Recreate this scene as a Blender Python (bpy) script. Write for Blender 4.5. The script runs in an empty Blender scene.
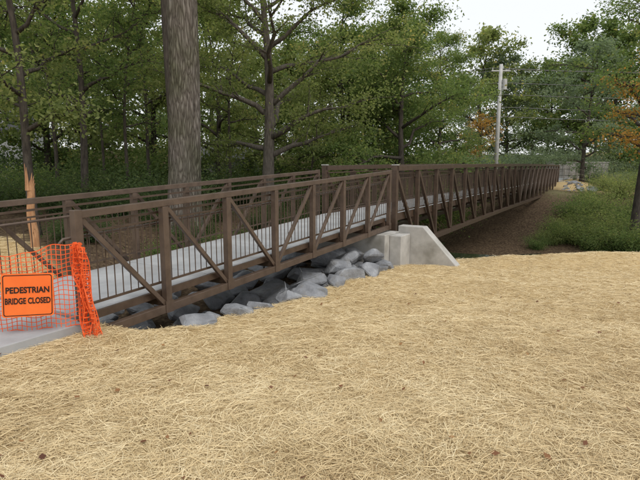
import bpy, bmesh, math, random
import numpy as np
from mathutils import Vector, Matrix, noise as mn
rng=np.random.default_rng(7); random.seed(7)
scene=bpy.context.scene
COL=scene.collection
# ------------------------------------------------------------------ helpers
def sm(a,lo,hi):
    t=np.clip((a-lo)/(hi-lo),0,1); return t*t*(3-2*t)
def _h(ix,iy,sd):
    n=(ix.astype(np.int64)*374761393+iy.astype(np.int64)*668265263+sd*1442695041)&0xffffffff
    n=((n^(n>>13))*1274126177)&0xffffffff
    return ((n^(n>>16))&0xffffff)/float(0xffffff)
def vn(x,y,sd=0):
    x=np.asarray(x,float);y=np.asarray(y,float)
    ix=np.floor(x);iy=np.floor(y);fx=x-ix;fy=y-iy
    fx=fx*fx*(3-2*fx);fy=fy*fy*(3-2*fy)
    a=_h(ix,iy,sd);b=_h(ix+1,iy,sd);c=_h(ix,iy+1,sd);d=_h(ix+1,iy+1,sd)
    return (a*(1-fx)+b*fx)*(1-fy)+(c*(1-fx)+d*fx)*fy
def fbm(x,y,sd=0,o=4):
    r=0;amp=.5
    for i in range(o):
        r=r+amp*vn(x*2**i,y*2**i,sd+i);amp*=.5
    return r
P0=np.array([-2.96,6.0]); D=np.array([.522,.853]); D/=np.linalg.norm(D); PW=np.array([-D[1],D[0]])
def SW(x,y):
    rx=x-P0[0];ry=y-P0[1]
    return rx*D[0]+ry*D[1], rx*PW[0]+ry*PW[1]
def br(s,w,z):
    return Vector((P0[0]+D[0]*s+PW[0]*w, P0[1]+D[1]*s+PW[1]*w, z))
def edge(w):
    return 10.4+.85*np.maximum(-w-.6,0)+.95*np.maximum(w-3,0)
def terrain(x,y):
    x=np.asarray(x,float);y=np.asarray(y,float)
    s,w=SW(x,y)
    yc=np.clip(y,0,16)
    z=-1.65-.095*yc+.0012*yc*yc
    z=z+(fbm(x*.35,y*.35,3)-.47)*.22+(fbm(x*1.6,y*1.6,9,3)-.44)*.08
    b=sm(w,2.3,4.5); z=z*(1-b)+b*(-2.05+(fbm(x*.3,y*.3,5)-.47)*.5+.02*np.clip(w-5,0,60))
    k=sm(w,-1.1,-.12)*(1-sm(w,2.5,3.3))*(1-sm(s,.1,.6)); z=z*(1-k)+k*(-2.04)
    k=sm(s,.2,2.0)*sm(w,-.75,.5)*(1-sm(w,3.2,6.5)); z=z*(1-k)+k*(-3.15+.38*sm(s,4,8.2))
    t=s-edge(w)
    z=z+.13*np.exp(-((t+1.2)/1.1)**2)*sm(-w,1.5,3)
    dn=sm(t,0,3.6)
    far=-4.8+2.5*sm(t,11,33)+(fbm(x*.3,y*.3,15)-.47)*.7*sm(t,9,15)
    z=z*(1-dn)+dn*far
    k=sm(s,46.5,50)*(1-sm(np.abs(w-1.2),2.2,5)); z=z*(1-k)+k*(-1.62)
    r=sm(y,60,140); z=z+r*5
    return z
def tz(x,y): return float(terrain(x,y))
def link(ob,parent=None):
    COL.objects.link(ob)
    if parent: ob.parent=parent
    return ob
def empty(name,loc=(0,0,0)):
    e=bpy.data.objects.new(name,None); e.location=loc; e.empty_display_size=.2
    COL.objects.link(e); return e
class MB:
    def __init__(s): s.v=[];s.f=[]
    def add(s,vs,fs):
        o=len(s.v); s.v+= [tuple(v) for v in vs]; s.f+=[tuple(i+o for i in f) for f in fs]
    def beam(s,p0,p1,a,b,side=None):
        p0=Vector(p0);p1=Vector(p1);d=(p1-p0).normalized()
        sd=Vector(side) if side is not None else Vector((PW[0],PW[1],0))
        sd=(sd-d*sd.dot(d)).normalized(); u=d.cross(sd)
        vs=[]
        for p in (p0,p1):
            for i,j in ((-1,-1),(1,-1),(1,1),(-1,1)):
                vs.append(p+sd*(i*a/2)+u*(j*b/2))
        s.add(vs,[(0,1,2,3),(7,6,5,4),(0,4,5,1),(1,5,6,2),(2,6,7,3),(3,7,4,0)])
    def tube(s,pts,rad,k=8,cap=True):
        o=len(s.v);n=len(pts);pts=[Vector(p) for p in pts]
        ref=None
        for i in range(n):
            d=(pts[min(i+1,n-1)]-pts[max(i-1,0)]).normalized()
            if ref is None: ref=d.orthogonal().normalized()
            ref=(ref-d*ref.dot(d)); ref=ref.normalized() if ref.length>1e-5 else d.orthogonal().normalized()
            b=d.cross(ref)
            for j in range(k):
                a=2*math.pi*j/k
                s.v.append(tuple(pts[i]+(ref*math.cos(a)+b*math.sin(a))*rad[i]))
        for i in range(n-1):
            for j in range(k):
                a=o+i*k+j;b2=o+i*k+(j+1)%k
                s.f.append((a,b2,b2+k,a+k))
        if cap: s.f.append(tuple(o+(n-1)*k+j for j in range(k))); s.f.append(tuple(o+j for j in reversed(range(k))))
    def prism(s,poly,axis):
        n=len(poly);a=Vector(axis)
        s.add(list(poly)+[Vector(p)+a for p in poly],[tuple(reversed(range(n))),tuple(range(n,2*n))]+[(i,(i+1)%n,n+(i+1)%n,n+i) for i in range(n)])
    def mesh(s,name,mat,smooth=False,fix=True):
        me=bpy.data.meshes.new(name); me.from_pydata(s.v,[],s.f)
        if fix:
            bm=bmesh.new();bm.from_mesh(me);bmesh.ops.recalc_face_normals(bm,faces=bm.faces);bm.to_mesh(me);bm.free()
        me.materials.append(mat)
        if smooth: me.polygons.foreach_set('use_smooth',[True]*len(me.polygons))
        return me
    def obj(s,name,mat,parent=None,smooth=False,bevel=0):
        ob=bpy.data.objects.new(name,s.mesh(name,mat,smooth)); link(ob,parent)
        if bevel:
            m=ob.modifiers.new('bev','BEVEL');m.width=bevel;m.segments=2;m.limit_method='ANGLE'
        return ob
def np_mesh(name,V,F,mat,tint=None,smooth=False):
    me=bpy.data.meshes.new(name); nv=len(V);nf=len(F);k=F.shape[1]
    me.vertices.add(nv);me.vertices.foreach_set('co',V.astype(np.float32).ravel())
    me.loops.add(nf*k);me.loops.foreach_set('vertex_index',F.astype(np.int32).ravel())
    me.polygons.add(nf);me.polygons.foreach_set('loop_start',np.arange(0,nf*k,k,dtype=np.int32))
    try: me.polygons.foreach_set('loop_total',np.full(nf,k,dtype=np.int32))
    except Exception: pass
    if smooth: me.polygons.foreach_set('use_smooth',np.ones(nf,dtype=bool))
    me.update(calc_edges=True)
    if tint is not None:
        at=me.attributes.new('tint','FLOAT','FACE');at.data.foreach_set('value',tint.astype(np.float32))
    me.materials.append(mat); me.validate(); return me
# ------------------------------------------------------------------ materials
def newmat(name):
    m=bpy.data.materials.new(name);m.use_nodes=True;nt=m.node_tree;nt.nodes.clear()
    out=nt.nodes.new('ShaderNodeOutputMaterial');return m,nt,out
def N(nt,t,**kw):
    n=nt.nodes.new(t)
    for k,v in kw.items():
        if k.startswith('i_'):
            key=k[2:]; key=int(key) if key.isdigit() else key.replace('_',' ')
            n.inputs[key].default_value=v
        else: setattr(n,k,v)
    return n
def ramp(nt,src,stops):
    r=nt.nodes.new('ShaderNodeValToRGB'); e=r.color_ramp.elements
    while len(e)<len(stops): e.new(.5)
    for i,(p,c) in enumerate(stops): e[i].position=p; e[i].color=(*c,1)
    nt.links.new(src,r.inputs[0]); return r.outputs[0]
def surf(name,stops,scale=4,rough=.8,bump=.3,bscale=None,stretch=(1,1,1),detail=5,dist=0.02,metal=0,spec=.3,second=None):
    m,nt,out=newmat(name);L=nt.links.new
    tc=N(nt,'ShaderNodeTexCoord');mp=N(nt,'ShaderNodeMapping');mp.inputs['Scale'].default_value=stretch
    L(tc.outputs['Object'],mp.inputs[0])
    n1=N(nt,'ShaderNodeTexNoise',i_Scale=scale,i_Detail=detail,i_Roughness=.65);L(mp.outputs[0],n1.inputs['Vector'])
    c=ramp(nt,n1.outputs['Fac'],stops)
    n2=N(nt,'ShaderNodeTexNoise',i_Scale=bscale or scale*4,i_Detail=5.0,i_Roughness=.7);L(mp.outputs[0],n2.inputs['Vector'])
    if second:
        mx=N(nt,'ShaderNodeMix',data_type='RGBA');
        n3=N(nt,'ShaderNodeTexNoise',i_Scale=second[1],i_Detail=6.0);L(tc.outputs['Object'],n3.inputs['Vector'])
        rr=ramp(nt,n3.outputs['Fac'],[(second[2],(0,0,0)),(second[3],(1,1,1))])
        L(rr,mx.inputs[0]);L(c,mx.inputs[6]);mx.inputs[7].default_value=(*second[0],1);c=mx.outputs[2]
    bs=N(nt,'ShaderNodeBsdfPrincipled');bs.inputs['Roughness'].default_value=rough;bs.inputs['Metallic'].default_value=metal
    bs.inputs['Specular IOR Level'].default_value=spec
    L(c,bs.inputs['Base Color'])
    if bump>0:
        bp=N(nt,'ShaderNodeBump',i_Strength=bump,i_Distance=dist);L(n2.outputs['Fac'],bp.inputs['Height']);L(bp.outputs[0],bs.inputs['Normal'])
    L(bs.outputs[0],out.inputs[0]);return m
def tintmat(name,stops,rough=.7,transl=0.0,spec=.2):
    m,nt,out=newmat(name);L=nt.links.new
    a=N(nt,'ShaderNodeAttribute',attribute_name='tint')
    oi=N(nt,'ShaderNodeObjectInfo')
    ad=N(nt,'ShaderNodeMath',operation='MULTIPLY_ADD');L(oi.outputs['Random'],ad.inputs[0]);ad.inputs[1].default_value=.16;L(a.outputs['Fac'],ad.inputs[2])
    c=ramp(nt,ad.outputs[0],stops)
    if transl>0:
        bs=N(nt,'ShaderNodeBsdfDiffuse');L(c,bs.inputs[0])
        tr=N(nt,'ShaderNodeBsdfTranslucent');
        hs=N(nt,'ShaderNodeMix',data_type='RGBA',blend_type='MULTIPLY');hs.inputs[0].default_value=1;L(c,hs.inputs[6]);hs.inputs[7].default_value=(1.4,1.5,.95,1);L(hs.outputs[2],tr.inputs[0])
        mx=N(nt,'ShaderNodeMixShader');mx.inputs[0].default_value=transl;L(bs.outputs[0],mx.inputs[1]);L(tr.outputs[0],mx.inputs[2]);L(mx.outputs[0],out.inputs[0])
    else:
        bs=N(nt,'ShaderNodeBsdfPrincipled');bs.inputs['Roughness'].default_value=rough;bs.inputs['Specular IOR Level'].default_value=spec
        L(c,bs.inputs['Base Color']);L(bs.outputs[0],out.inputs[0])
    return m
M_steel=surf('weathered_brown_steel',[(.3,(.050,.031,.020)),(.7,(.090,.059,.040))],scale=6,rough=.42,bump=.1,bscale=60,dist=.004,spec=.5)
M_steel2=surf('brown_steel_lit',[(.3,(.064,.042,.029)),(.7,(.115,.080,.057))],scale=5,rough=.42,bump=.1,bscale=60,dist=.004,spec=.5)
M_conc=surf('cast_concrete',[(.3,(.36,.35,.33)),(.7,(.50,.49,.46))],scale=2.5,rough=.85,bump=.25,bscale=50,dist=.006,second=((.24,.23,.20),1.6,.52,.75))
M_deck=surf('deck_concrete',[(.3,(.31,.32,.325)),(.7,(.42,.43,.435))],scale=2,rough=.8,bump=.2,bscale=90,dist=.004,second=((.27,.27,.265),.9,.5,.75))
M_rock=surf('blue_grey_rock',[(.25,(.12,.125,.135)),(.55,(.25,.26,.275)),(.8,(.42,.43,.44))],scale=3,rough=.8,bump=.8,bscale=9,dist=.04,second=((.15,.14,.12),4,.55,.8))
M_barkd=surf('dark_bark',[(.3,(.025,.021,.017)),(.7,(.10,.085,.07))],scale=8,rough=.95,bump=.8,bscale=14,stretch=(2,2,.4),dist=.03)
M_barkg=surf('grey_brown_bark',[(.3,(.05,.042,.036)),(.7,(.17,.15,.125))],scale=8,rough=.95,bump=.8,bscale=14,stretch=(2,2,.4),dist=.03)
def bark():
    m,nt,out=newmat('furrowed_bark');L=nt.links.new
    tc=N(nt,'ShaderNodeTexCoord');mp=N(nt,'ShaderNodeMapping');mp.inputs['Scale'].default_value=(1,1,.14);L(tc.outputs['Object'],mp.inputs[0])
    w=N(nt,'ShaderNodeTexNoise',i_Scale=5.0,i_Detail=3.0);L(mp.outputs[0],w.inputs['Vector'])
    ad=N(nt,'ShaderNodeMix',data_type='RGBA',blend_type='ADD');ad.inputs[0].default_value=.22;L(mp.outputs[0],ad.inputs[6]);L(w.outputs['Color'],ad.inputs[7])
    vo=N(nt,'ShaderNodeTexVoronoi',feature='DISTANCE_TO_EDGE',i_Scale=15.0);L(ad.outputs[2],vo.inputs['Vector'])
    n1=N(nt,'ShaderNodeTexNoise',i_Scale=30.0,i_Detail=8.0,i_Roughness=.7);L(mp.outputs[0],n1.inputs['Vector'])
    mt=N(nt,'ShaderNodeMath',operation='MULTIPLY_ADD');L(n1.outputs['Fac'],mt.inputs[0]);mt.inputs[1].default_value=.40;L(vo.outputs['Distance'],mt.inputs[2])
    c=ramp(nt,mt.outputs[0],[(.16,(.055,.047,.04)),(.27,(.115,.10,.085)),(.42,(.18,.16,.14)),(.58,(.24,.22,.195))])
    n3=N(nt,'ShaderNodeTexNoise',i_Scale=1.1,i_Detail=5.0);L(tc.outputs['Object'],n3.inputs['Vector'])
    mx=N(nt,'ShaderNodeMix',data_type='RGBA',blend_type='MULTIPLY');L(ramp(nt,n3.outputs['Fac'],[(.4,(0,0,0)),(.7,(1,1,1))]),mx.inputs[0]);L(c,mx.inputs[6]);mx.inputs[7].default_value=(.62,.70,.52,1)
    bs=N(nt,'ShaderNodeBsdfPrincipled');bs.inputs['Roughness'].default_value=.95;bs.inputs['Specular IOR Level'].default_value=.1;L(mx.outputs[2],bs.inputs['Base Color'])
    bp=N(nt,'ShaderNodeBump',i_Strength=1.0,i_Distance=.05);L(mt.outputs[0],bp.inputs['Height']);L(bp.outputs[0],bs.inputs['Normal']);L(bs.outputs[0],out.inputs[0]);return m
M_bark=bark()
M_wood=surf('fresh_broken_wood',[(.3,(.30,.14,.065)),(.7,(.58,.34,.18))],scale=12,rough=.8,bump=.7,bscale=20,stretch=(3,3,.25),dist=.02)
M_orange=surf('orange_plastic',[(.3,(.72,.09,.02)),(.7,(.88,.16,.04))],scale=5,rough=.5,bump=0)
M_sign=surf('orange_sign_sheet',[(.3,(.84,.15,.03)),(.7,(.92,.20,.04))],scale=2,rough=.45,bump=.03)
M_black=surf('black_paint',[(.3,(.01,.01,.01)),(.7,(.02,.02,.02))],scale=5,rough=.5,bump=0)
M_wire=surf('aluminium_cable',[(.3,(.10,.10,.10)),(.7,(.15,.15,.15))],scale=5,rough=.5,bump=0)
M_pole=surf('pale_pole',[(.3,(.36,.36,.35)),(.7,(.52,.52,.50))],scale=3,rough=.7,bump=.1)
M_rail=surf('weathered_fence_rail',[(.3,(.12,.11,.09)),(.7,(.22,.20,.17))],scale=6,rough=.9,bump=.2)
M_white=surf('white_siding',[(.3,(.6,.6,.6)),(.7,(.75,.75,.75))],scale=3,rough=.7,bump=.1)
M_roof=surf('grey_shingles',[(.3,(.10,.10,.11)),(.7,(.17,.17,.18))],scale=8,rough=.9,bump=.3)
M_glass=surf('dark_glass',[(.3,(.02,.03,.04)),(.7,(.05,.06,.07))],scale=1,rough=.1,bump=0,spec=.8)
M_stone=surf('grey_stone',[(.3,(.16,.155,.14)),(.7,(.33,.32,.30))],scale=3,rough=.9,bump=.6,bscale=6,dist=.03)
TR=.5
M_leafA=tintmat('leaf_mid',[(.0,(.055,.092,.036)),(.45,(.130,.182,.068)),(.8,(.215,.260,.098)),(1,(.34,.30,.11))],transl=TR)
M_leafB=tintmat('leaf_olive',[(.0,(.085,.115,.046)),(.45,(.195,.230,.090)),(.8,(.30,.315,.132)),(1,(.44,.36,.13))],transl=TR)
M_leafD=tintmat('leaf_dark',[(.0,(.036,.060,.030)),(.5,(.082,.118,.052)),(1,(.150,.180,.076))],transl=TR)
M_leafF=tintmat('leaf_far_haze',[(.0,(.120,.155,.115)),(.5,(.190,.240,.160)),(1,(.27,.305,.20))],transl=TR)  # paler, greyer green: distance haze is put into the leaf colour
M_leafY=tintmat('leaf_yellow',[(.0,(.24,.13,.04)),(.5,(.44,.24,.07)),(1,(.52,.34,.13))],transl=TR)
M_straw=tintmat('straw_blades',[(.0,(.27,.175,.080)),(.25,(.48,.355,.180)),(.6,(.68,.54,.305)),(1,(.80,.69,.45))],rough=.55,spec=.35,transl=0)
M_litter=tintmat('dead_leaves',[(0,(.07,.03,.02)),(.5,(.16,.07,.035)),(1,(.28,.15,.06))],rough=.7)
def ground_mat():
    m,nt,out=newmat('ground_mix');L=nt.links.new
    tc=N(nt,'ShaderNodeTexCoord')
    def noise(sc,de=8.0,ro=.65,st=None):
        n=N(nt,'ShaderNodeTexNoise',i_Scale=sc,i_Detail=de,i_Roughness=ro)
        if st:
            mp=N(nt,'ShaderNodeMapping');mp.inputs['Scale'].default_value=st[0];mp.inputs['Rotation'].default_value=(0,0,st[1]);L(tc.outputs['Object'],mp.inputs[0]);L(mp.outputs[0],n.inputs['Vector'])
        else: L(tc.outputs['Object'],n.inputs['Vector'])
        return n.outputs['Fac']
    a=noise(22,3.0,.7,((1,9,1),.5));b=noise(22,3.0,.7,((9,1,1),-.3))
    mx2=N(nt,'ShaderNodeMath',operation='MAXIMUM');L(a,mx2.inputs[0]);L(b,mx2.inputs[1])
    straw=ramp(nt,mx2.outputs[0],[(.43,(.28,.19,.09)),(.54,(.53,.40,.21)),(.66,(.67,.53,.30))])
    lit=ramp(nt,noise(9,6.0,.75),[(.35,(.028,.020,.014)),(.5,(.078,.056,.038)),(.62,(.145,.105,.066)),(.74,(.10,.13,.05))])
    gr=ramp(nt,noise(5,6.0,.75),[(.3,(.08,.095,.045)),(.5,(.17,.17,.085)),(.7,(.30,.26,.16))])
    at=N(nt,'ShaderNodeAttribute',attribute_name='straw');ag=N(nt,'ShaderNodeAttribute',attribute_name='grass')
    m1=N(nt,'ShaderNodeMix',data_type='RGBA');L(ag.outputs['Fac'],m1.inputs[0]);L(lit,m1.inputs[6]);L(gr,m1.inputs[7])
    m2=N(nt,'ShaderNodeMix',data_type='RGBA');L(at.outputs['Fac'],m2.inputs[0]);L(m1.outputs[2],m2.inputs[6]);L(straw,m2.inputs[7])
    bs=N(nt,'ShaderNodeBsdfDiffuse')
    L(m2.outputs[2],bs.inputs[0])
    L(bs.outputs[0],out.inputs[0]);return m
# ------------------------------------------------------------------ ground
def straw_mask(x,y):
    s,w=SW(x,y);j=(fbm(x*1.5,y*1.5,31)-.47)*.9
    t=s-edge(w)
    lawn=(1-sm(w+j*.6,-.62,-.42))*(1-sm(t+j,-.3,.3))
    left=(1-sm(s+j-.35*np.clip(w-2,0,9),1.0,1.8))*(1-sm(w+j*3,8,9))
    farb=.75*sm(s+j*4,44.5,47.5)*(1-sm(np.abs(w+2)+j*2,6,9))
    return np.clip(np.maximum(np.maximum(lawn,left*(1-sm(t,-.3,.3))),farb),0,1)
n=460;B=6.;A=420/math.sinh(B)
u=np.linspace(-1,1,n); gx=A*np.sinh(B*u)+0.5; gy=A*np.sinh(B*u)+8
X,Y=np.meshgrid(gx,gy); Z=terrain(X,Y)
V=np.stack([X.ravel(),Y.ravel(),Z.ravel()],1)
i=np.arange(n-1);I,J=np.meshgrid(i,i);q=(J*n+I).ravel();F=np.stack([q,q+1,q+n+1,q+n],1)
gm=np_mesh('ground',V,F,ground_mat(),smooth=True)
at=gm.attributes.new('straw','FLOAT','POINT');at.data.foreach_set('value',straw_mask(V[:,0],V[:,1]).astype(np.float32))
s_,w_=SW(V[:,0],V[:,1]);g=sm(s_-edge(w_),26,36)*sm(fbm(V[:,0]*.2,V[:,1]*.2,44),.3,.5)
at=gm.attributes.new('grass','FLOAT','POINT');at.data.foreach_set('value',g.astype(np.float32))
link(bpy.data.objects.new('ground',gm))
wm,nt,out=newmat('creek_water');bs=N(nt,'ShaderNodeBsdfPrincipled');bs.inputs['Base Color'].default_value=(.03,.035,.025,1);bs.inputs['Roughness'].default_value=.08
nn=N(nt,'ShaderNodeTexNoise',i_Scale=3.0,i_Detail=4.0);bp=N(nt,'ShaderNodeBump',i_Strength=.15,i_Distance=.05);nt.links.new(nn.outputs['Fac'],bp.inputs['Height']);nt.links.new(bp.outputs[0],bs.inputs['Normal']);nt.links.new(bs.outputs[0],out.inputs[0])
mb=MB();mb.add([br(11,-50,-4.68),br(60,-50,-4.68),br(60,60,-4.68),br(11,60,-4.68)],[(0,1,2,3)]);mb.obj('creek_water',wm)
# ------------------------------------------------------------------ straw strands
def strands(name,x,y,ln,wd,mat,zoff,tint,ang):
    k=len(x);z=terrain(x,y)+zoff
    dx=np.cos(ang);dy=np.sin(ang);tilt=rng.normal(0,.13,k)
    bend=rng.normal(0,.28,k)
    P=[]
    for t in (-.5,0,.5):
        px=x+dx*ln*t-dy*ln*bend*(t*t); py=y+dy*ln*t+dx*ln*bend*(t*t)
        pz=z+tilt*ln*t-np.abs(t)*ln*.06+.006
        pz=np.maximum(pz,terrain(px,py)+.002)
        P.append((px,py,pz))
    vs=[]
    roll=rng.uniform(-.8,.8,k)
    for (px,py,pz),f in zip(P,(.7,1,.5)):
        for sgn in (-1,1):
            vs.append(np.stack([px-dy*wd*.5*sgn*f*np.cos(roll),py+dx*wd*.5*sgn*f*np.cos(roll),pz+wd*.5*sgn*f*np.sin(roll)],1))
    V=np.stack(vs,1).reshape(-1,3)
    b=np.arange(k)*6
    F=np.concatenate([np.stack([b,b+1,b+3,b+2],1),np.stack([b+2,b+3,b+5,b+4],1)])
    me=np_mesh(name,V,F,mat,np.concatenate([tint,tint]))
    return link(bpy.data.objects.new(name,me))
K=400000
yy=1.0*(19/1.0)**(rng.random(K)**.85)
xx=rng.uniform(-1,1,K)*(yy*.85+1.6)
msk=(straw_mask(xx,yy)+rng.normal(0,.1,K))>.45
s_,w_=SW(xx,yy); msk&=~((w_>-.12)&(w_<2.5)&(s_<.2)); xx=xx[msk];yy=yy[msk];K=len(xx)
ang=fbm(xx*.9,yy*.9,61,2)*14+rng.normal(0,.95,K)
tint=np.clip(.52+(fbm(xx*1.1,yy*1.1,71,4)-.47)*.35+(fbm(xx*5,yy*5,75,2)-.37)*.4+rng.normal(0,.19,K),0,.9)
ln=rng.uniform(.07,.24,K);wd=rng.uniform(.0022,.0042,K)*(1+yy*.07)
strands('straw_mulch',xx,yy,ln,wd,M_straw,rng.random(K)**1.5*(.012+.045*fbm(xx*2.5,yy*2.5,77,3)),tint,ang)
K=170;yl=rng.uniform(1.6,11,K);xl=rng.uniform(-.8,.8,K)*yl
def leaf_quads(c,nrm,ln,wr):
    k=len(c);nrm=nrm/np.linalg.norm(nrm,axis=1,keepdims=True)
    r=rng.normal(size=(k,3));a=np.cross(nrm,r);a/=np.linalg.norm(a,axis=1,keepdims=True);b=np.cross(nrm,a)
    ln=ln[:,None]
    V=np.stack([c+a*ln*.5,c+b*ln*wr*.5+a*ln*.05,c-a*ln*.5,c-b*ln*wr*.5+a*ln*.05],1).reshape(-1,3)
    F=np.arange(k*4).reshape(-1,4);return V,F
c=np.stack([xl,yl,terrain(xl,yl)+.045],1);nr=np.stack([rng.normal(0,.35,K),rng.normal(0,.35,K),np.ones(K)],1)
V,F=leaf_quads(c,nr,rng.uniform(.03,.075,K),.65);link(bpy.data.objects.new('fallen_leaves',np_mesh('fallen_leaves',V,F,M_litter,rng.random(K))))
# ------------------------------------------------------------------ bridge
WB=2.35
bridge=empty('pedestrian_bridge',br(0,0,-1.9))
def bobj(mb,name,mat,bevel=0,smooth=False):
    ob=mb.obj(name,mat,None,smooth,bevel);ob.parent=bridge;ob.matrix_parent_inverse=Matrix.Translation(-Vector(bridge.location));return ob
L1=1.341;NS=7;S1=L1*NS
def top1(s): return -.6+.0425*s
for wi,(w0,inw) in enumerate(((0,1),(WB,-1))):
    mb=MB()
    H=1.60
    mb.beam(br(-.05,w0,top1(0)),br(S1+.05,w0,top1(S1)),.10,.09)
    mb.beam(br(-.05,w0,top1(0)-H+.05),br(S1+.05,w0,top1(S1)-H+.05),.10,.12)
    for k in range(NS+1):
        s=k*L1
        mb.beam(br(s,w0,top1(s)-.047 if 0<k<NS else top1(s)+.06),br(s,w0,top1(s)-H+(.112 if 0<k<NS else -.02)),.105,.105,(D[0],D[1],0))
        if k<NS:
            a,b=(s+.05,s+L1-.05)
            if k<3: mb.beam(br(a,w0,top1(a)-.06),br(b,w0,top1(b)-H+.12),.06,.065)
            else: mb.beam(br(a,w0,top1(a)-H+.12),br(b,w0,top1(b)-.06),.06,.065)
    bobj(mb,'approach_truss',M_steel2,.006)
    mb=MB();wi2=w0+inw*.085
    for dz,th in ((-.13,.035),(-1.17,.03),(-.24,.025)):
        mb.beam(br(0,wi2,top1(0)+dz),br(S1,wi2,top1(S1)+dz),.03,th)
    s=.06
    while s<S1:
        mb.beam(br(s,wi2,top1(s)-.255),br(s,wi2,top1(s)-1.155),.011,.011,(D[0],D[1],0));s+=.122
    bobj(mb,'approach_pickets',M_steel)
    mb=MB();wh=w0+inw*.15
    pts=[br(s,wh,top1(s)-.3) for s in np.linspace(-.1,S1,12)]
    pts=[br(-.17,wh,top1(0)-.38)]+pts
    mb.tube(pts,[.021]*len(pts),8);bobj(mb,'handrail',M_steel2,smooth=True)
mb=MB()
for k in range(NS+1):
    s=min(max(k*L1,.12),S1-.12);mb.beam(br(s,.06,top1(s)-1.46),br(s,WB-.06,top1(s)-1.46),.1,.13,(D[0],D[1],0))
for w in (.12,WB-.12): mb.beam(br(.0,w,top1(0)-1.345),br(S1,w,top1(S1)-1.345),.05,.10)
bobj(mb,'floor_beams',M_steel)
mb=MB()
for w0,o_ in ((0,-1),(WB,1)):
    for k in range(NS+1):
        s=k*L1
        p=br(s,w0+o_*.0565,top1(s)-1.6+.08);mb.beam(p-Vector((0,0,.09)),p+Vector((0,0,.09)),.15,.006,(D[0],D[1],0))
bobj(mb,'gusset_plates',M_steel2)
def slab(s0,s1,w0,w1,z0,z1,th,name,mat,par=True,seg=1):
    mb=MB();mb.prism([br(s0,w0,z0-th),br(s1,w0,z1-th),br(s1,w0,z1),br(s0,w0,z0)],Vector((PW[0],PW[1],0))*(w1-w0))
    return bobj(mb,name,mat,.004) if par else mb.obj(name,mat,None,False,.006)
for k in range(4):
    a=S1*k/4+.006;b=S1*(k+1)/4-.006
    slab(a,b,.15,WB-.15,top1(a)-1.29,top1(b)-1.29,.09,'approach_deck',M_deck)
SM0=S1+.42;SM1=49.8;NM=22;LM=(SM1-SM0)/NM
def topm(s):
    return -.10+.18*(1-((s-(SM0+SM1)/2)/((SM1-SM0)/2))**2)*.5
HM=2.42;zdeck=-1.5
for w0,inw in ((0,1),(WB,-1)):
    mb=MB()
    for k in range(NM):
        a=SM0+k*LM;b=a+LM
        mb.beam(br(a-(.08 if k==0 else 0),w0,topm(a)),br(b+(.08 if k==NM-1 else 0),w0,topm(b)),.15,.15)
        mb.beam(br(a-(.08 if k==0 else 0),w0,topm(a)-HM),br(b+(.08 if k==NM-1 else 0),w0,topm(b)-HM),.15,.17)
        if k<NM//2: mb.beam(br(a+.06,w0,topm(a)-.09),br(b-.06,w0,topm(b)-HM+.1),.09,.10)
        else: mb.beam(br(a+.06,w0,topm(a)-HM+.1),br(b-.06,w0,topm(b)-.09),.09,.10)
    for k in range(NM+1):
        s=SM0+k*LM;e=k in(0,NM)
        mb.beam(br(s,w0,topm(s)+(.09 if e else -.078)),br(s,w0,topm(s)-HM-(.1 if e else -.088)),.15 if e else .12,.15 if e else .12,(D[0],D[1],0))
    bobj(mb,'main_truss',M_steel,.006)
    mb=MB();wi2=w0+inw*.11
    for dz in (-.14,-.3,-1.28):
        for k in range(NM):
            a=SM0+k*LM;b=a+LM;mb.beam(br(a,wi2,topm(a)+dz),br(b,wi2,topm(b)+dz),.03,.035)
    for k in range(NM):
        a=SM0+k*LM;b=a+LM;mb.beam(br(a,wi2,topm(a)-1.44),br(b,wi2,topm(b)-1.44),.03,.22)
    s=SM0+.06
    while s<SM1:
        mb.beam(br(s,wi2,topm(s)-.32),br(s,wi2,topm(s)-1.26),.018,.018,(D[0],D[1],0));s+=.11
    bobj(mb,'main_pickets',M_steel)
mb=MB()
for k in range(NM+1):
    s=min(max(SM0+k*LM,SM0+.15),SM1-.15);mb.beam(br(s,.08,topm(s)-1.6),br(s,WB-.08,topm(s)-1.6),.12,.2,(D[0],D[1],0))
bobj(mb,'main_floor_beams',M_steel)
mb=MB()
for k in range(NM):
    a=SM0+k*LM;b=a+LM
    mb.prism([br(a,.16,topm(a)-1.5),br(b,.16,topm(b)-1.5),br(b,.16,topm(b)-1.4),br(a,.16,topm(a)-1.4)],Vector((PW[0],PW[1],0))*(WB-.32))
bobj(mb,'main_deck',M_deck)
slab(S1+.01,SM0-.01,.1,WB-.1,-1.495,-1.495,.1,'joint_plate',M_deck)
mb=MB();
for w in (0,WB):
    p=br(SM0,w,topm(SM0)+.10);mb.beam(p-Vector((0,0,.012)),p+Vector((0,0,.012)),.17,.17,(D[0],D[1],0))
bobj(mb,'post_caps',M_pole)
abut=MB()
Wv=Vector((PW[0],PW[1],0));Dv=Vector((D[0],D[1],0))
def blk(m,s0,s1,w0,w1,z0,z1): m.prism([br(s0,w0,z0),br(s1,w0,z0),br(s1,w0,z1),br(s0,w0,z1)],Wv*(w1-w0))
blk(abut,S1-.85,S1+.12,-.28,WB+.3,-4.6,-1.86)
ob=abut.obj('concrete_abutment',M_conc,None,False,.015)
m2=MB();blk(m2,S1+.125,SM0+.5,-.24,WB+.26,-4.8,-2.66);m2.obj('bearing_seat',M_conc,ob,False,.015)
m3=MB();m3.prism([br(S1+.13,-.245,-4.6),br(S1+.13,-2.15,-4.6),br(S1+.13,-2.15,-2.92),br(S1+.13,-.98,-1.70),br(S1+.13,-.245,-1.70)],Dv*.34)
m3.obj('wing_wall',M_conc,ob,False,.02)
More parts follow.
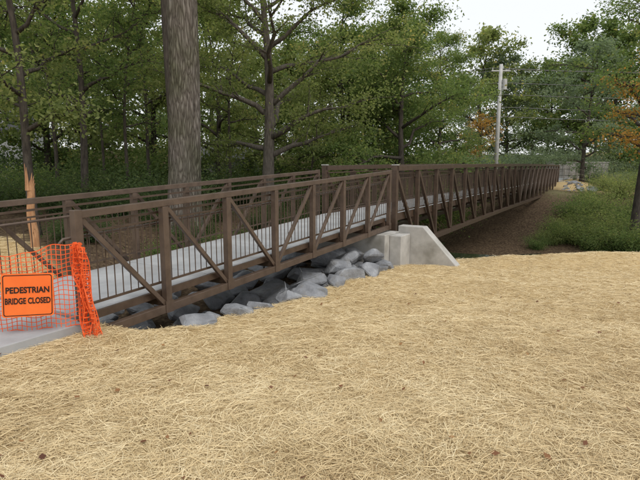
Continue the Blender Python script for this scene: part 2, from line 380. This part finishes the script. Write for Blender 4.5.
m5=MB();m5.prism([br(S1-.55,-.285,-4.6),br(S1-.55,-.62,-4.6),br(S1-.55,-.62,-1.9),br(S1-.55,-.285,-1.9)],Dv*.67);m5.obj('cheek_block',M_conc,ob,False,.015)
m4=MB();blk(m4,SM1-.3,SM1+1.2,-1.6,WB+1.6,-5.5,-2.75);blk(m4,SM1+.25,SM1+1.21,-1.61,WB+1.61,-2.749,-1.62);m4.obj('concrete_abutment',M_conc,None,False,.02)
pth=empty('concrete_path',br(-3,1,-1.95))
mb=MB()
for k in range(8):
    s1=-.02-k*1.5;mb.prism([br(s1-1.485,-.08,-2.1),br(s1,-.08,-2.1),br(s1,-.08,-1.93),br(s1-1.485,-.08,-1.93)],Wv*(WB+.16))
o=mb.obj('slabs',M_deck,None,False,.01);o.parent=pth;o.matrix_parent_inverse=Matrix.Translation(-Vector(pth.location))
mb=MB();mb.prism([br(SM1+.02,0,-1.62),br(SM1+12,0,-1.62),br(SM1+12,0,-1.5),br(SM1+.02,0,-1.5)],Wv*WB);mb.obj('concrete_path',M_deck)
# ------------------------------------------------------------------ rocks
mb=MB();
def rock(mb,c,r,flat=1):
    bm=bmesh.new();sc=Vector((random.uniform(.95,1.6),random.uniform(.75,1.1),random.uniform(.5,.7)))
    for _ in range(15):
        v=Vector((random.gauss(0,1),random.gauss(0,1),random.gauss(0,1))).normalized()*random.uniform(.85,1.0)
        bm.verts.new(Vector((v.x*sc.x,v.y*sc.y,v.z*sc.z))*r)
    res=bmesh.ops.convex_hull(bm,input=bm.verts)
    bmesh.ops.delete(bm,geom=list({g for g in res['geom_interior']+res['geom_unused'] if isinstance(g,bmesh.types.BMVert)}),context='VERTS')
    bmesh.ops.bevel(bm,geom=bm.edges[:],offset=r*.06,segments=1,affect='EDGES')
    R=Matrix.Rotation(random.uniform(0,6.28),3,'Z')@Matrix.Rotation(random.gauss(0,.22),3,'X')
    bm.verts.index_update();vs=[R@v.co+Vector(c) for v in bm.verts];fs=[tuple(v.index for v in f.verts) for f in bm.faces]
    mb.add(vs,fs);bm.free()
pts=[]
for it in range(1300):
    s=random.uniform(1.2,8.3);w=random.uniform(-.7,4.5);r=random.choice([.42,.5,.58]) if it<400 else random.choice([.26,.3])
    if w<-.1: r=min(r,.40 if s>3.5 else .28)
    if s<2.2: r=min(r,.3)
    p=br(s,w,0)
    if any((p.x-a)**2+(p.y-b)**2<(.76*(r+c))**2 for a,b,c in pts): continue
    pts.append((p.x,p.y,r));rock(mb,(p.x,p.y,tz(p.x,p.y)+r*.15),r)
for s,w,r in ((7.9,-.2,.42),(7.3,.25,.5),(8.2,.5,.4),(6.6,.1,.45),(5.6,.2,.5),(7.7,.9,.5)):
    p=br(s,w,0);rock(mb,(p.x,p.y,tz(p.x,p.y)+.38),r)
for _ in range(500):
    s=random.uniform(10.3,13);w=random.uniform(-2.2,4);r=random.choice([.2,.3,.4]);p=br(s,w,0)
    if any((p.x-a)**2+(p.y-b)**2<(.8*(r+c))**2 for a,b,c in pts): continue
    if w<-.6 and s<12.2: continue
    pts.append((p.x,p.y,r));rock(mb,(p.x,p.y,tz(p.x,p.y)+r*.1),r)
for _ in range(220):
    s=random.uniform(46.5,50.5);w=random.uniform(-4.5,-.8);r=random.choice([.25,.35,.5]);p=br(s,w,0)
    if any((p.x-a)**2+(p.y-b)**2<(.9*(r+c))**2 for a,b,c in pts): continue
    pts.append((p.x,p.y,r));rock(mb,(p.x,p.y,tz(p.x,p.y)+r*.1),r)
mb.obj('riprap_rocks',M_rock)
# ------------------------------------------------------------------ orange fence
def fence_surface(fn,nu,nv,name,parent,wd=.010):
    mb=MB()
    for i in range(nu+1):
        u=i/nu;pr=None
        for j in range(nv*2+1):
            p=fn(u,j/(nv*2));
            if pr is not None: mb.beam(pr,p,wd,.003,(fn(min(u+.01,1),.5)-fn(max(u-.01,0),.5)))
            pr=p
    for j in range(nv+1):
        v=j/nv;pr=None
        for i in range(nu*2+1):
            p=fn(i/(nu*2),v)
            if pr is not None: mb.beam(pr,p,wd*(1.3 if j in(0,nv) else 1),.003,(0,0,1))
            pr=p
    o=mb.obj(name,M_orange,None);
    if parent: o.parent=parent
    return o
fen=empty('orange_safety_fence')
Fa=Vector((-2.93,5.86,0));Fb=Vector((-5.6,4.75,0));fd=(Fb-Fa).normalized();fnn=Vector((-fd.y,fd.x,0))
def ff(u,v):
    p=Fa.lerp(Fb,u);sag=.10*math.sin(math.pi*min(u*1.3,1))
    z=-1.93+(1.0-sag)*v+.02*math.sin(u*23)*v+.012*math.sin(u*60+v*9)
    return Vector((p.x,p.y,z))+fnn*(.03*math.sin(u*17+v*3)+.02*math.sin(u*41+v*7))
fence_surface(ff,56,18,'mesh_panel',fen,.008)
def fb(u,v):
    cx=-2.80-.07*v;cy=5.86
    a=u*2*math.pi*1.6
    px=cx+(.08+.03*math.sin(v*9))*(u-.5)*1.3+.02*math.sin(a*3+v*5)+ .08*(1-v)*(u)
    py=cy-.06-.05*math.sin(a*2+v*4)
    return Vector((px,py,-2.12+1.16*v+.03*math.sin(a+1)))
fence_surface(fb,12,21,'bunched_end',fen,.011)
def fb2(u,v):
    p=fb(u,v);return p+Vector((.02*math.sin(v*13+u*9)+.012,-.04-.02*math.sin(v*11+u*4),.02))
fence_surface(fb2,9,18,'bunched_fold',fen,.011)
mb=MB();mb.tube([Fb+Vector((0,0,-2.1)),Fb+Vector((0,0,-.8))],[.025,.025],8);o=mb.obj('fence_stake',M_steel);o.parent=fen
sgn=empty('closed_sign')
right=-fd
cpos=Vector((-3.375,5.42,-1.455))+right*.085
rot=Matrix((right,Vector((0,0,1)),right.cross(Vector((0,0,1))))).transposed().to_4x4()
sgn.matrix_world=Matrix.Translation(cpos)@rot@Matrix.Rotation(math.radians(-3),4,'Z')
mb=MB();w,h=.258,.25
def rr(w,h,r,z,n=5):
    o=[]
    for cx,cy,a0 in((w-r,h-r,0),(-w+r,h-r,90),(-w+r,-h+r,180),(w-r,-h+r,270)):
        for k in range(n+1):
            a=math.radians(a0+90*k/n);o.append(Vector((cx+r*math.cos(a),cy+r*math.sin(a),z)))
    return o
mb.prism(rr(w,h,.03,-.004),Vector((0,0,.004)));o=mb.obj('panel',M_sign);o.parent=sgn
mb=MB();a=rr(w-.015,h-.015,.025,.003);b=rr(w-.024,h-.024,.02,.003);k=len(a)
mb.add(a+b,[(i,(i+1)%k,k+(i+1)%k,k+i) for i in range(k)]);o=mb.obj('border',M_black);o.parent=sgn
for txt,yy_,tw in (('PEDESTRIAN',.03,.43),('BRIDGE CLOSED',-.095,.45)):
    cu=bpy.data.curves.new('text','FONT');cu.body=txt;cu.size=.1;cu.align_x='CENTER';cu.extrude=.0008;cu.offset=.0030
    to=bpy.data.objects.new('tmp',cu);COL.objects.link(to);bpy.context.view_layer.update()
    me=bpy.data.meshes.new_from_object(to.evaluated_get(bpy.context.evaluated_depsgraph_get()));bpy.data.objects.remove(to)
    xs=[v.co.x for v in me.vertices];sc_=tw/(max(xs)-min(xs));mid=(max(xs)+min(xs))/2
    for v in me.vertices: v.co.x=(v.co.x-mid)*sc_;v.co.y*=max(sc_,.95)
    me.materials.clear();me.materials.append(M_black);o=bpy.data.objects.new('lettering',me);link(o,sgn);o.location=(0,yy_,.004)
# ------------------------------------------------------------------ trees
def make_tree(seed,H,r0,cb,cr,nleaf,lsize,lmat,bmat,limbs=12,lean=(0,0),sides=10,up=.35,clr=.75,twigs=3,crook=.02):
    rd=random.Random(seed);rg=np.random.default_rng(seed)
    mb=MB();pts=[];rad=[];nseg=14
    ph=rd.uniform(0,6)
    for i in range(nseg+1):
        t=i/nseg
        pts.append(Vector((lean[0]*t+crook*H*math.sin(t*5+ph)*t,lean[1]*t+crook*H*math.cos(t*4.3+ph)*t,-.3+(H*.93+.3)*t)))
        rad.append(r0*((1-t)**.75*.93+.04)*(1+.45*math.exp(-t*H/.5)))
    mb.tube(pts,rad,sides)
    def trunk(z):
        t=max(0,min(1,(z+.3)/(H*.93+.3)));f=t*nseg;i=min(int(f),nseg-1);return pts[i].lerp(pts[i+1],f-i),rad[i]*(1-(f-i))+rad[i+1]*(f-i)
    cl=[]
    for k in range(limbs):
        t=(k+.5)/limbs;z=cb+(H*.93-cb)*(t**1.1)
        p,r=trunk(z);a=k*2.399+rd.uniform(-.5,.5)
        env=math.sin(math.pi*min(.97,(t*.72+.22)))
        Ln=cr*env*rd.uniform(.75,1.2);el=up+ .55*t+rd.uniform(-.15,.25)
        d=Vector((math.cos(a)*math.cos(el),math.sin(a)*math.cos(el),math.sin(el)))
        q=[p];ns=6;rr_=min(r*.6,r0*.45)
        for i in range(1,ns+1):
            dd=(d+Vector((rd.gauss(0,.2),rd.gauss(0,.2),rd.gauss(0,.14)-.06*i))).normalized();q.append(q[-1]+dd*Ln/ns)
        mb.tube(q,[rr_*(1-i/ns)**.9+.012 for i in range(ns+1)],6)
        for i in range(2,ns+1):
            for _ in range(twigs if i<ns else 2):
                a2=rd.uniform(0,6.28);d2=(q[i]-q[i-1]).normalized()+Vector((math.cos(a2),math.sin(a2),rd.uniform(-.5,.5)))*.95;d2.normalize()
                l2=Ln*rd.uniform(.18,.38);e=q[i]+d2*l2;m_=q[i].lerp(e,.5)+Vector((rd.gauss(0,.08),rd.gauss(0,.08),.06))
                mb.tube([q[i],m_,e],[rr_*.28+.006,.014,.006],4,False)
                cl+= [m_,e,e+Vector((rd.gauss(0,.35),rd.gauss(0,.35),rd.gauss(0,.3)-.1))]
    tm=mb.mesh('trunk',bmat,True,False)
    C=np.array([tuple(c) for c in cl]);keep=rg.random(len(C))>.14;C=C[keep]
    idx=rg.integers(0,len(C),nleaf);ctint=rg.normal(0,.15,len(C));csz=rg.uniform(.5,1.25,len(C))
    off=rg.normal(size=(nleaf,3))*np.array([.42,.42,.26])*clr*csz[idx][:,None]
    c=C[idx]+off
    nr=rg.normal(size=(nleaf,3))*.75;nr[:,2]+=.75
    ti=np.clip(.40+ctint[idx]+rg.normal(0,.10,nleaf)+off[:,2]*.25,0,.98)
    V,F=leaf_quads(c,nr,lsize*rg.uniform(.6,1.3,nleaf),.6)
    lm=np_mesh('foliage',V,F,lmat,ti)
    return tm,lm
def put(name,tree,x,y,rot=0,sc=1,parent=None,lmat=None,dz=0):
    z=tz(x,y)+dz
    e=bpy.data.objects.new(name,None);COL.objects.link(e);e.location=(x,y,z);e.rotation_euler=(0,0,rot);e.scale=(sc,)*3
    if parent: e.parent=parent
    for me,nm in zip(tree,('trunk','foliage')):
        o=bpy.data.objects.new(nm,me);COL.objects.link(o);o.parent=e
        if lmat and nm=='foliage': o.material_slots[0].link='OBJECT';o.material_slots[0].material=lmat
    return e
def at(px,Yd): return (px-320)/497*Yd, Yd
def big_trunk():
    seg=150;k=84;V=[];F=[]
    H=20
    for i in range(seg+1):
        z=-.4+(H+.4)*(i/seg);t=i/seg
        cx=.035*z+.03*math.sin(z*.5);cy=.03*math.sin(z*.4+1)
        r=.50*(1-.42*t)+.16*math.exp(-max(z,0)/.5)
        for j in range(k):
            a=2*math.pi*j/k
            nz=mn.fractal(Vector((math.cos(a)*5.2,math.sin(a)*5.2,z*.9)),.8,2.1,4)
            rg_=abs(mn.noise(Vector((math.cos(a)*9,math.sin(a)*9,z*.8+3))))
            rr2=r*(1+.035*nz)-.03*(1-min(1,rg_*4))+.02*math.sin(3*a+z*.3)
            V.append((cx+rr2*math.cos(a),cy+rr2*math.sin(a),z))
    for i in range(seg):
        for j in range(k): F.append((i*k+j,i*k+(j+1)%k,(i+1)*k+(j+1)%k,(i+1)*k+j))
    return np_mesh('trunk',np.array(V),np.array(F),M_bark,smooth=True)
x,y=at(182,15)
T=make_tree(11,19,.3,8.5,5.5,12000,.13,M_leafA,M_barkd,limbs=11)
e=put('oak_tree',T,x,y,0,1);o=bpy.data.objects.new('main_trunk',big_trunk());link(o,e)
T1=make_tree(21,13,.16,3.6,3.4,12000,.12,M_leafA,M_barkd,limbs=16,lean=(.6,.4),crook=.03)
T1b=make_tree(22,12,.13,2.6,3.2,12000,.12,M_leafB,M_barkd,limbs=16,lean=(-.7,.4),crook=.035)
x,y=at(34,14);put('leaning_tree',T1b,x,y,0.3,1.05)
x,y=at(85,19);put('maple_tree',T1,x,y,1.3,1.0)
x,y=at(-60,16);put('maple_tree',T1,x,y,3.3,1.0)
T2=make_tree(31,12.5,.30,2.2,5.6,34000,.13,M_leafB,M_barkg,limbs=20,up=.35,crook=.03,clr=.85)
x,y=at(268,22);put('spreading_tree',T2,x,y,0.4)
T3=make_tree(41,15,.27,1.4,5.2,38000,.16,M_leafA,M_barkd,limbs=21,up=.12,clr=1.0,crook=.025)
T4=make_tree(42,17,.25,1.8,5.2,38000,.16,M_leafA,M_barkd,limbs=21,up=.2,clr=1.0,crook=.025)
x,y=at(402,30);put('maple_tree',T3,x,y,0,.95)
x,y=at(345,33);put('maple_tree',T4,x,y,2.)
x,y=at(436,47);put('maple_tree',T4,x,y,4.1,.9)
T5=make_tree(51,14,.24,4.6,4.4,13000,.13,M_leafA,M_barkd,limbs=15,up=.2,crook=.03)
x,y=at(636,27);put('walnut_tree',T5,x,y,1.,1.05)
T6=make_tree(52,5.2,.07,1.6,1.6,2000,.14,M_leafY,M_barkd,limbs=9)
T8=make_tree(53,10.5,.10,5.5,2.2,3200,.14,M_leafY,M_barkd,limbs=10,up=.3,crook=.03)
x,y=at(650,24);put('yellow_tree',T8,x,y,1.,1.)
x,y=at(478,52.5);put('yellow_sapling',T6,x,y,2.,1.2,dz=1.2)
G1=make_tree(71,15,.25,1.0,5.4,12000,.30,M_leafA,M_barkd,limbs=20,up=.15,clr=1.15,twigs=2,crook=.03)
G2=make_tree(72,16,.25,1.4,5.2,12000,.30,M_leafA,M_barkd,limbs=20,up=.2,clr=1.15,twigs=2,crook=.03)
G3=make_tree(73,14,.22,2.2,5.2,9000,.27,M_leafA,M_barkd,limbs=17,up=.3,clr=1.0,twigs=2,crook=.04)
dist=empty('distant_trees')
rs=random.Random(5)
def far(px,Yd,T,sc,mat): 
    x,y=at(px,Yd);e=put('tree',T,x,y,rs.uniform(0,6.28),sc,lmat=mat);e.name='tree_part';e.parent=dist
for px in range(-220,420,64):
    Yd=rs.uniform(29,37)
    if abs(px-5)<30: continue
    far(px+rs.uniform(-15,15),Yd,rs.choice([G2,G3,G3,G1]),rs.uniform(.8,1.05),rs.choice([M_leafA,M_leafB,M_leafB]))
for px in range(-300,440,50):
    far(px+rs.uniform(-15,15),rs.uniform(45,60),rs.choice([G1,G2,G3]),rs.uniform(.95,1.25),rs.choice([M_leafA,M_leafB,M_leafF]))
for px in range(474,1000,33):
    near=abs(px-518)<26
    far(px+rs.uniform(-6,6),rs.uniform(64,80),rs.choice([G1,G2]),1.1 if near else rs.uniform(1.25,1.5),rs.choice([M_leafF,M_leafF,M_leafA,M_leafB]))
for px in range(-400,1100,62):
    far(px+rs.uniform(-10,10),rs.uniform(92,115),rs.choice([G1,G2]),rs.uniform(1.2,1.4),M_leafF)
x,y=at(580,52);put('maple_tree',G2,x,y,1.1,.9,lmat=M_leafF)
T7=make_tree(61,11,.09,3.5,2.0,5000,.12,M_leafA,M_barkd,limbs=12,lean=(.5,0),crook=.035)
for px,Yd in ((58,24),(105,26),(128,21),(152,25),(230,27),(310,30)):
    x,y=at(px,Yd);put('sapling_tree',T7,x,y,rs.uniform(0,6),rs.uniform(.9,1.2),lmat=rs.choice([M_leafA,M_leafB]))
def make_shrub(seed,R,H,nleaf,ls,mat):
    rg=np.random.default_rng(seed);rd=random.Random(seed);mb=MB();C=[]
    for k in range(26):
        a=rd.uniform(0,6.28);q=[Vector((0,0,-.1))+Vector((rd.gauss(0,.12*R),rd.gauss(0,.12*R),0))]
        d=Vector((math.cos(a)*rd.uniform(.1,.9),math.sin(a)*rd.uniform(.1,.9),1)).normalized();l=H*rd.uniform(.6,1.15)
        for i in range(1,5):
            q.append(q[-1]+(d+Vector((math.cos(a)*.12*i,math.sin(a)*.12*i,-.06*i)))*l/4*Vector((R/H*.8,R/H*.8,1)).length/1.3)
        mb.tube(q,[.018,.014,.011,.008,.004],4,False)
        for i in range(1,5):
            for _ in range(3): C.append(q[i]+Vector((rd.gauss(0,.14*R),rd.gauss(0,.14*R),rd.gauss(0,.1*H))))
    C=np.array([tuple(c) for c in C]);idx=rg.integers(0,len(C),nleaf);off=rg.normal(size=(nleaf,3))*np.array([.16,.16,.12])*R
    c=C[idx]+off;c[:,2]=np.abs(c[:,2]);nr=rg.normal(size=(nleaf,3))*.7;nr[:,2]+=.7
    ti=np.clip(.36+rg.normal(0,.12,len(C))[idx]+rg.normal(0,.1,nleaf)+off[:,2]*.5,0,.98)
    V,F=leaf_quads(c,nr,ls*rg.uniform(.6,1.3,nleaf),.5)
    return mb.mesh('stems',M_barkd,True,False),np_mesh('foliage',V,F,mat,ti)
Sa=make_shrub(1,1.5,1.7,5000,.11,M_leafA);Sb=make_shrub(2,1.8,2.3,5500,.13,M_leafD);Sc=make_shrub(3,1.2,1.1,4500,.085,M_leafB)
und=empty('undergrowth')
def shr(px,Yd,S,sc,mat=None,name='shrub',par=None):
    x,y=at(px,Yd)
    if par is und and Yd<50:
        s,w=SW(x,y)
        if w<5.5: return
    e=put(name,S,x,y,rs.uniform(0,6.28),sc,lmat=mat)
    if par: e.parent=par
for px in range(-160,560,19):
    Yd=rs.uniform(17,27);shr(px+rs.uniform(-8,8),Yd,rs.choice([Sa,Sb,Sb]),rs.uniform(.65,1.05),rs.choice([M_leafD,M_leafD,M_leafA]),'bush_part',und)
for px in range(40,600,26):
    shr(px,rs.uniform(28,44),rs.choice([Sa,Sb]),rs.uniform(1.1,1.7),rs.choice([M_leafD,M_leafA,M_leafA]),'bush_part',und)
for _ in range(26):
    p=br(rs.uniform(3.5,13),rs.uniform(4.0,7.5),0)
    e=put('bush_part',Sc,p.x,p.y,rs.uniform(0,6),rs.uniform(.35,.65),lmat=rs.choice([M_leafD,M_leafD,M_leafA]));e.parent=und
for px,Yd,sc,m in ((590,31,1.0,M_leafB),(608,30,1.1,M_leafA),(628,29,1.2,M_leafB),(650,29,1.2,M_leafA),(680,30,1.2,M_leafA),(598,35,1.05,M_leafB),(575,33,.9,M_leafA),(640,34,1.35,M_leafB),(622,33,1.2,M_leafA),(618,40,1.1,M_leafB),(648,42,1.2,M_leafB),(540,27,.45,M_leafA),(552,28,.6,M_leafB),(564,28.5,.75,M_leafA),(578,28,.85,M_leafB),(562,31,.75,M_leafB),(596,26.5,.85,M_leafA),(615,27,.95,M_leafB),(630,26,1.0,M_leafA),(655,26,1.1,M_leafB),(588,38,.9,M_leafA),(604,44,.9,M_leafB),(633,47,1.2,M_leafF),(650,50,1.2,M_leafF),(710,30,1.3,M_leafA),(740,32,1.3,M_leafB)):
    shr(px,Yd,rs.choice([Sa,Sc,Sa]),sc,m)
for px in range(590,760,17): shr(px,rs.uniform(53,57.5),Sb,rs.uniform(.65,1.0),rs.choice([M_leafF,M_leafA]),'bush_part',und)
for px in range(460,660,14): shr(px,rs.uniform(61,70),Sb,rs.uniform(1.3,2.0),M_leafF,'bush_part',und)
# broken snag
mb=MB();k=12;x,y=at(31,12.2);z0=tz(x,y)
rs2=random.Random(4)
pts=[];H=2.35
for i in range(9): pts.append(Vector((x+.03*math.sin(i),y,z0-.2+i*(H*.72)/8)))
mb.tube(pts,[.12-.005*i for i in range(9)],k)
for j in range(11):
    a=2*math.pi*j/11;rr_=.07;b=Vector((x+rr_*math.cos(a),y+rr_*math.sin(a),z0-.2+H*.68));hh=rs2.uniform(.12,.7)
    mb.tube([b,b+Vector((.01,0,hh*.5)),b+Vector((.03*math.cos(a)+.03,.03*math.sin(a),hh))],[.04,.025,.003],5)
mb.obj('broken_tree_stump',M_wood,smooth=False)
# ------------------------------------------------------------------ utility pole + wires
pole=empty('utility_pole');px,py=at(494,50);zb=tz(px,py)
mb=MB();mb.tube([(px,py,zb-.5),(px,py,4),(px,py,9.6)],[.23,.19,.16],12);o=mb.obj('pole_shaft',M_pole,None,True);o.parent=pole
mb=MB();mb.beam((px-.9,py,9.0),(px+.9,py,9.0),.1,.12,(0,1,0));mb.tube([(px+.36,py-.2,7.2),(px+.36,py-.2,8.2)],[.22,.22],12)
for dx in(-.8,0,.8): mb.tube([(px+dx,py,9.06),(px+dx,py,9.3)],[.05,.04],8)
o=mb.obj('crossarm_and_transformer',M_pole);o.parent=pole
mb=MB()
for z,dx in ((9.25,-.8),(9.15,.8),(7.9,0),(6.8,0),(5.6,0),(4.7,0)):
    for sgnx,ex in ((1,60),(-1,-60)):
        q=[]
        for i in range(13):
            t=i/12;q.append((px+dx*(1-t)+ex*t,py+(-4*t if sgnx>0 else 25*t),z+.6*t-1.0*4*t*(1-t)))
        mb.tube(q,[.026]*13,5,False)
mb.obj('utility_wires',M_wire)
# ------------------------------------------------------------------ houses
def house(name,x,y,w,d,h,rh,rot,wallm):
    e=empty(name,(x,y,tz(x,y)-.2));e.rotation_euler=(0,0,rot)
    def ch(mb,nm,mt): o=mb.obj(nm,mt,None);o.parent=e
    mb=MB();mb.prism([Vector((-w/2,-d/2,0)),Vector((w/2,-d/2,0)),Vector((w/2,-d/2,h)),Vector((-w/2,-d/2,h))],(0,d,0))
    for sx in(-1,1): mb.prism([Vector((sx*(w/2-.02),-d/2,h)),Vector((sx*(w/2-.02),d/2,h)),Vector((sx*(w/2-.02),0,h+rh))],(-sx*.1,0,0))
    ch(mb,'walls',wallm)
    mb=MB()
    for sy in(-1,1): mb.prism([Vector((-w/2-.4,sy*(d/2+.4),h-.15)),Vector((-w/2-.4,0,h+rh+.05)),Vector((-w/2-.4,0,h+rh+.2)),Vector((-w/2-.4,sy*(d/2+.4),h))],(w+.8,0,0))
    ch(mb,'roof',M_roof)
    mb=MB();g=MB()
    nw=max(2,int(w/2.4))
    for i in range(nw):
        cx=-w/2+w*(i+.5)/nw
        for cz in ([1.6] if h<3.5 else [1.6,4.3]):
            g.prism([Vector((cx-.45,-d/2-.012,cz-.6)),Vector((cx+.45,-d/2-.012,cz-.6)),Vector((cx+.45,-d/2-.012,cz+.6)),Vector((cx-.45,-d/2-.012,cz+.6))],(0,.02,0))
            for a,b in (((cx-.5,cz-.65),(cx+.5,cz-.65)),((cx-.5,cz+.65),(cx+.5,cz+.65)),((cx-.5,cz),(cx+.5,cz)),((cx-.5,cz-.7),(cx-.5,cz+.7)),((cx+.5,cz-.7),(cx+.5,cz+.7))):
                mb.beam((a[0],-d/2-.03,a[1]),(b[0],-d/2-.03,b[1]),.05,.09,(0,1,0))
    ch(g,'windows',M_glass);ch(mb,'window_frames',M_white)
x,y=at(-30,36);house('white_house',x,y,9,7,3.9,1.6,.3,M_white)
x,y=at(228,40);house('garden_shed',x,y,7,4,2.4,.8,.1,M_white)
# ------------------------------------------------------------------ far wall and fence
mb=MB();x0,y0=at(545,58);x1,y1=at(604,60)
d=(Vector((x1,y1,0))-Vector((x0,y0,0))).normalized()
nb=9
for i in range(nb):
    a=Vector((x0,y0,0)).lerp(Vector((x1,y1,0)),i/nb);b=Vector((x0,y0,0)).lerp(Vector((x1,y1,0)),(i+1)/nb)
    for z in (-2.6,-1.9,-1.2,-.5): mb.beam(a+d*.02+Vector((0,0,z+.33)),b-d*.02+Vector((0,0,z+.33)),.5+.04*random.random(),.66,(-d.y,d.x,0))
mb.beam(Vector((x0,y0,.28)),Vector((x1,y1,.28)),.6,.14,(-d.y,d.x,0))
mb.obj('retaining_wall',M_stone,bevel=.03)
mb=MB();x0,y0=at(562,50);x1,y1=at(760,52)
for i in range(17):
    t=i/16;x=x0+(x1-x0)*t;y=y0+(y1-y0)*t;z=tz(x,y);mb.tube([(x,y,z-.2),(x,y,z+1.3)],[.035,.035],6)
    if i<16:
        xn=x0+(x1-x0)*(i+1)/16;yn=y0+(y1-y0)*(i+1)/16;zn=tz(xn,yn)
        for dz in (.35,.8,1.25): mb.beam((x,y,z+dz),(xn,yn,zn+dz),.02,.02,(0,1,0))
mb.obj('rail_fence',M_rail)
# ------------------------------------------------------------------ camera, light
cam=bpy.data.cameras.new('cam');cam.sensor_width=36;cam.lens=497/640*36;cam.clip_end=2000;cam.clip_start=.05
co=bpy.data.objects.new('camera',cam);link(co);co.location=(0,0,0);co.rotation_euler=(math.radians(90-8.6),0,0);scene.camera=co
el,az=math.radians(52),math.radians(150)
sd=Vector((math.sin(az)*math.cos(el),math.cos(az)*math.cos(el),math.sin(el)))
sl=bpy.data.lights.new('sun','SUN');sl.energy=1.45;sl.angle=math.radians(25);sl.color=(1,.96,.9)
so=bpy.data.objects.new('sun',sl);link(so);so.rotation_euler=sd.to_track_quat('Z','Y').to_euler();so.location=(0,0,30)
w=bpy.data.worlds.new('World');scene.world=w;w.use_nodes=True;nt=w.node_tree
sk=nt.nodes.new('ShaderNodeTexSky');sk.sky_type='NISHITA';sk.sun_disc=False;sk.sun_elevation=el;sk.sun_rotation=az
sk.air_density=1.0;sk.dust_density=4;sk.ozone_density=1
mx=nt.nodes.new('ShaderNodeMix');mx.data_type='RGBA';mx.inputs[0].default_value=.8;nt.links.new(sk.outputs[0],mx.inputs[6]);mx.inputs[7].default_value=(7.6,7.7,7.8,1)
bg=nt.nodes['Background'];bg.inputs[1].default_value=.15;nt.links.new(mx.outputs[2],bg.inputs[0])
scene.view_settings.view_transform='Standard';scene.view_settings.look='None';scene.view_settings.exposure=0
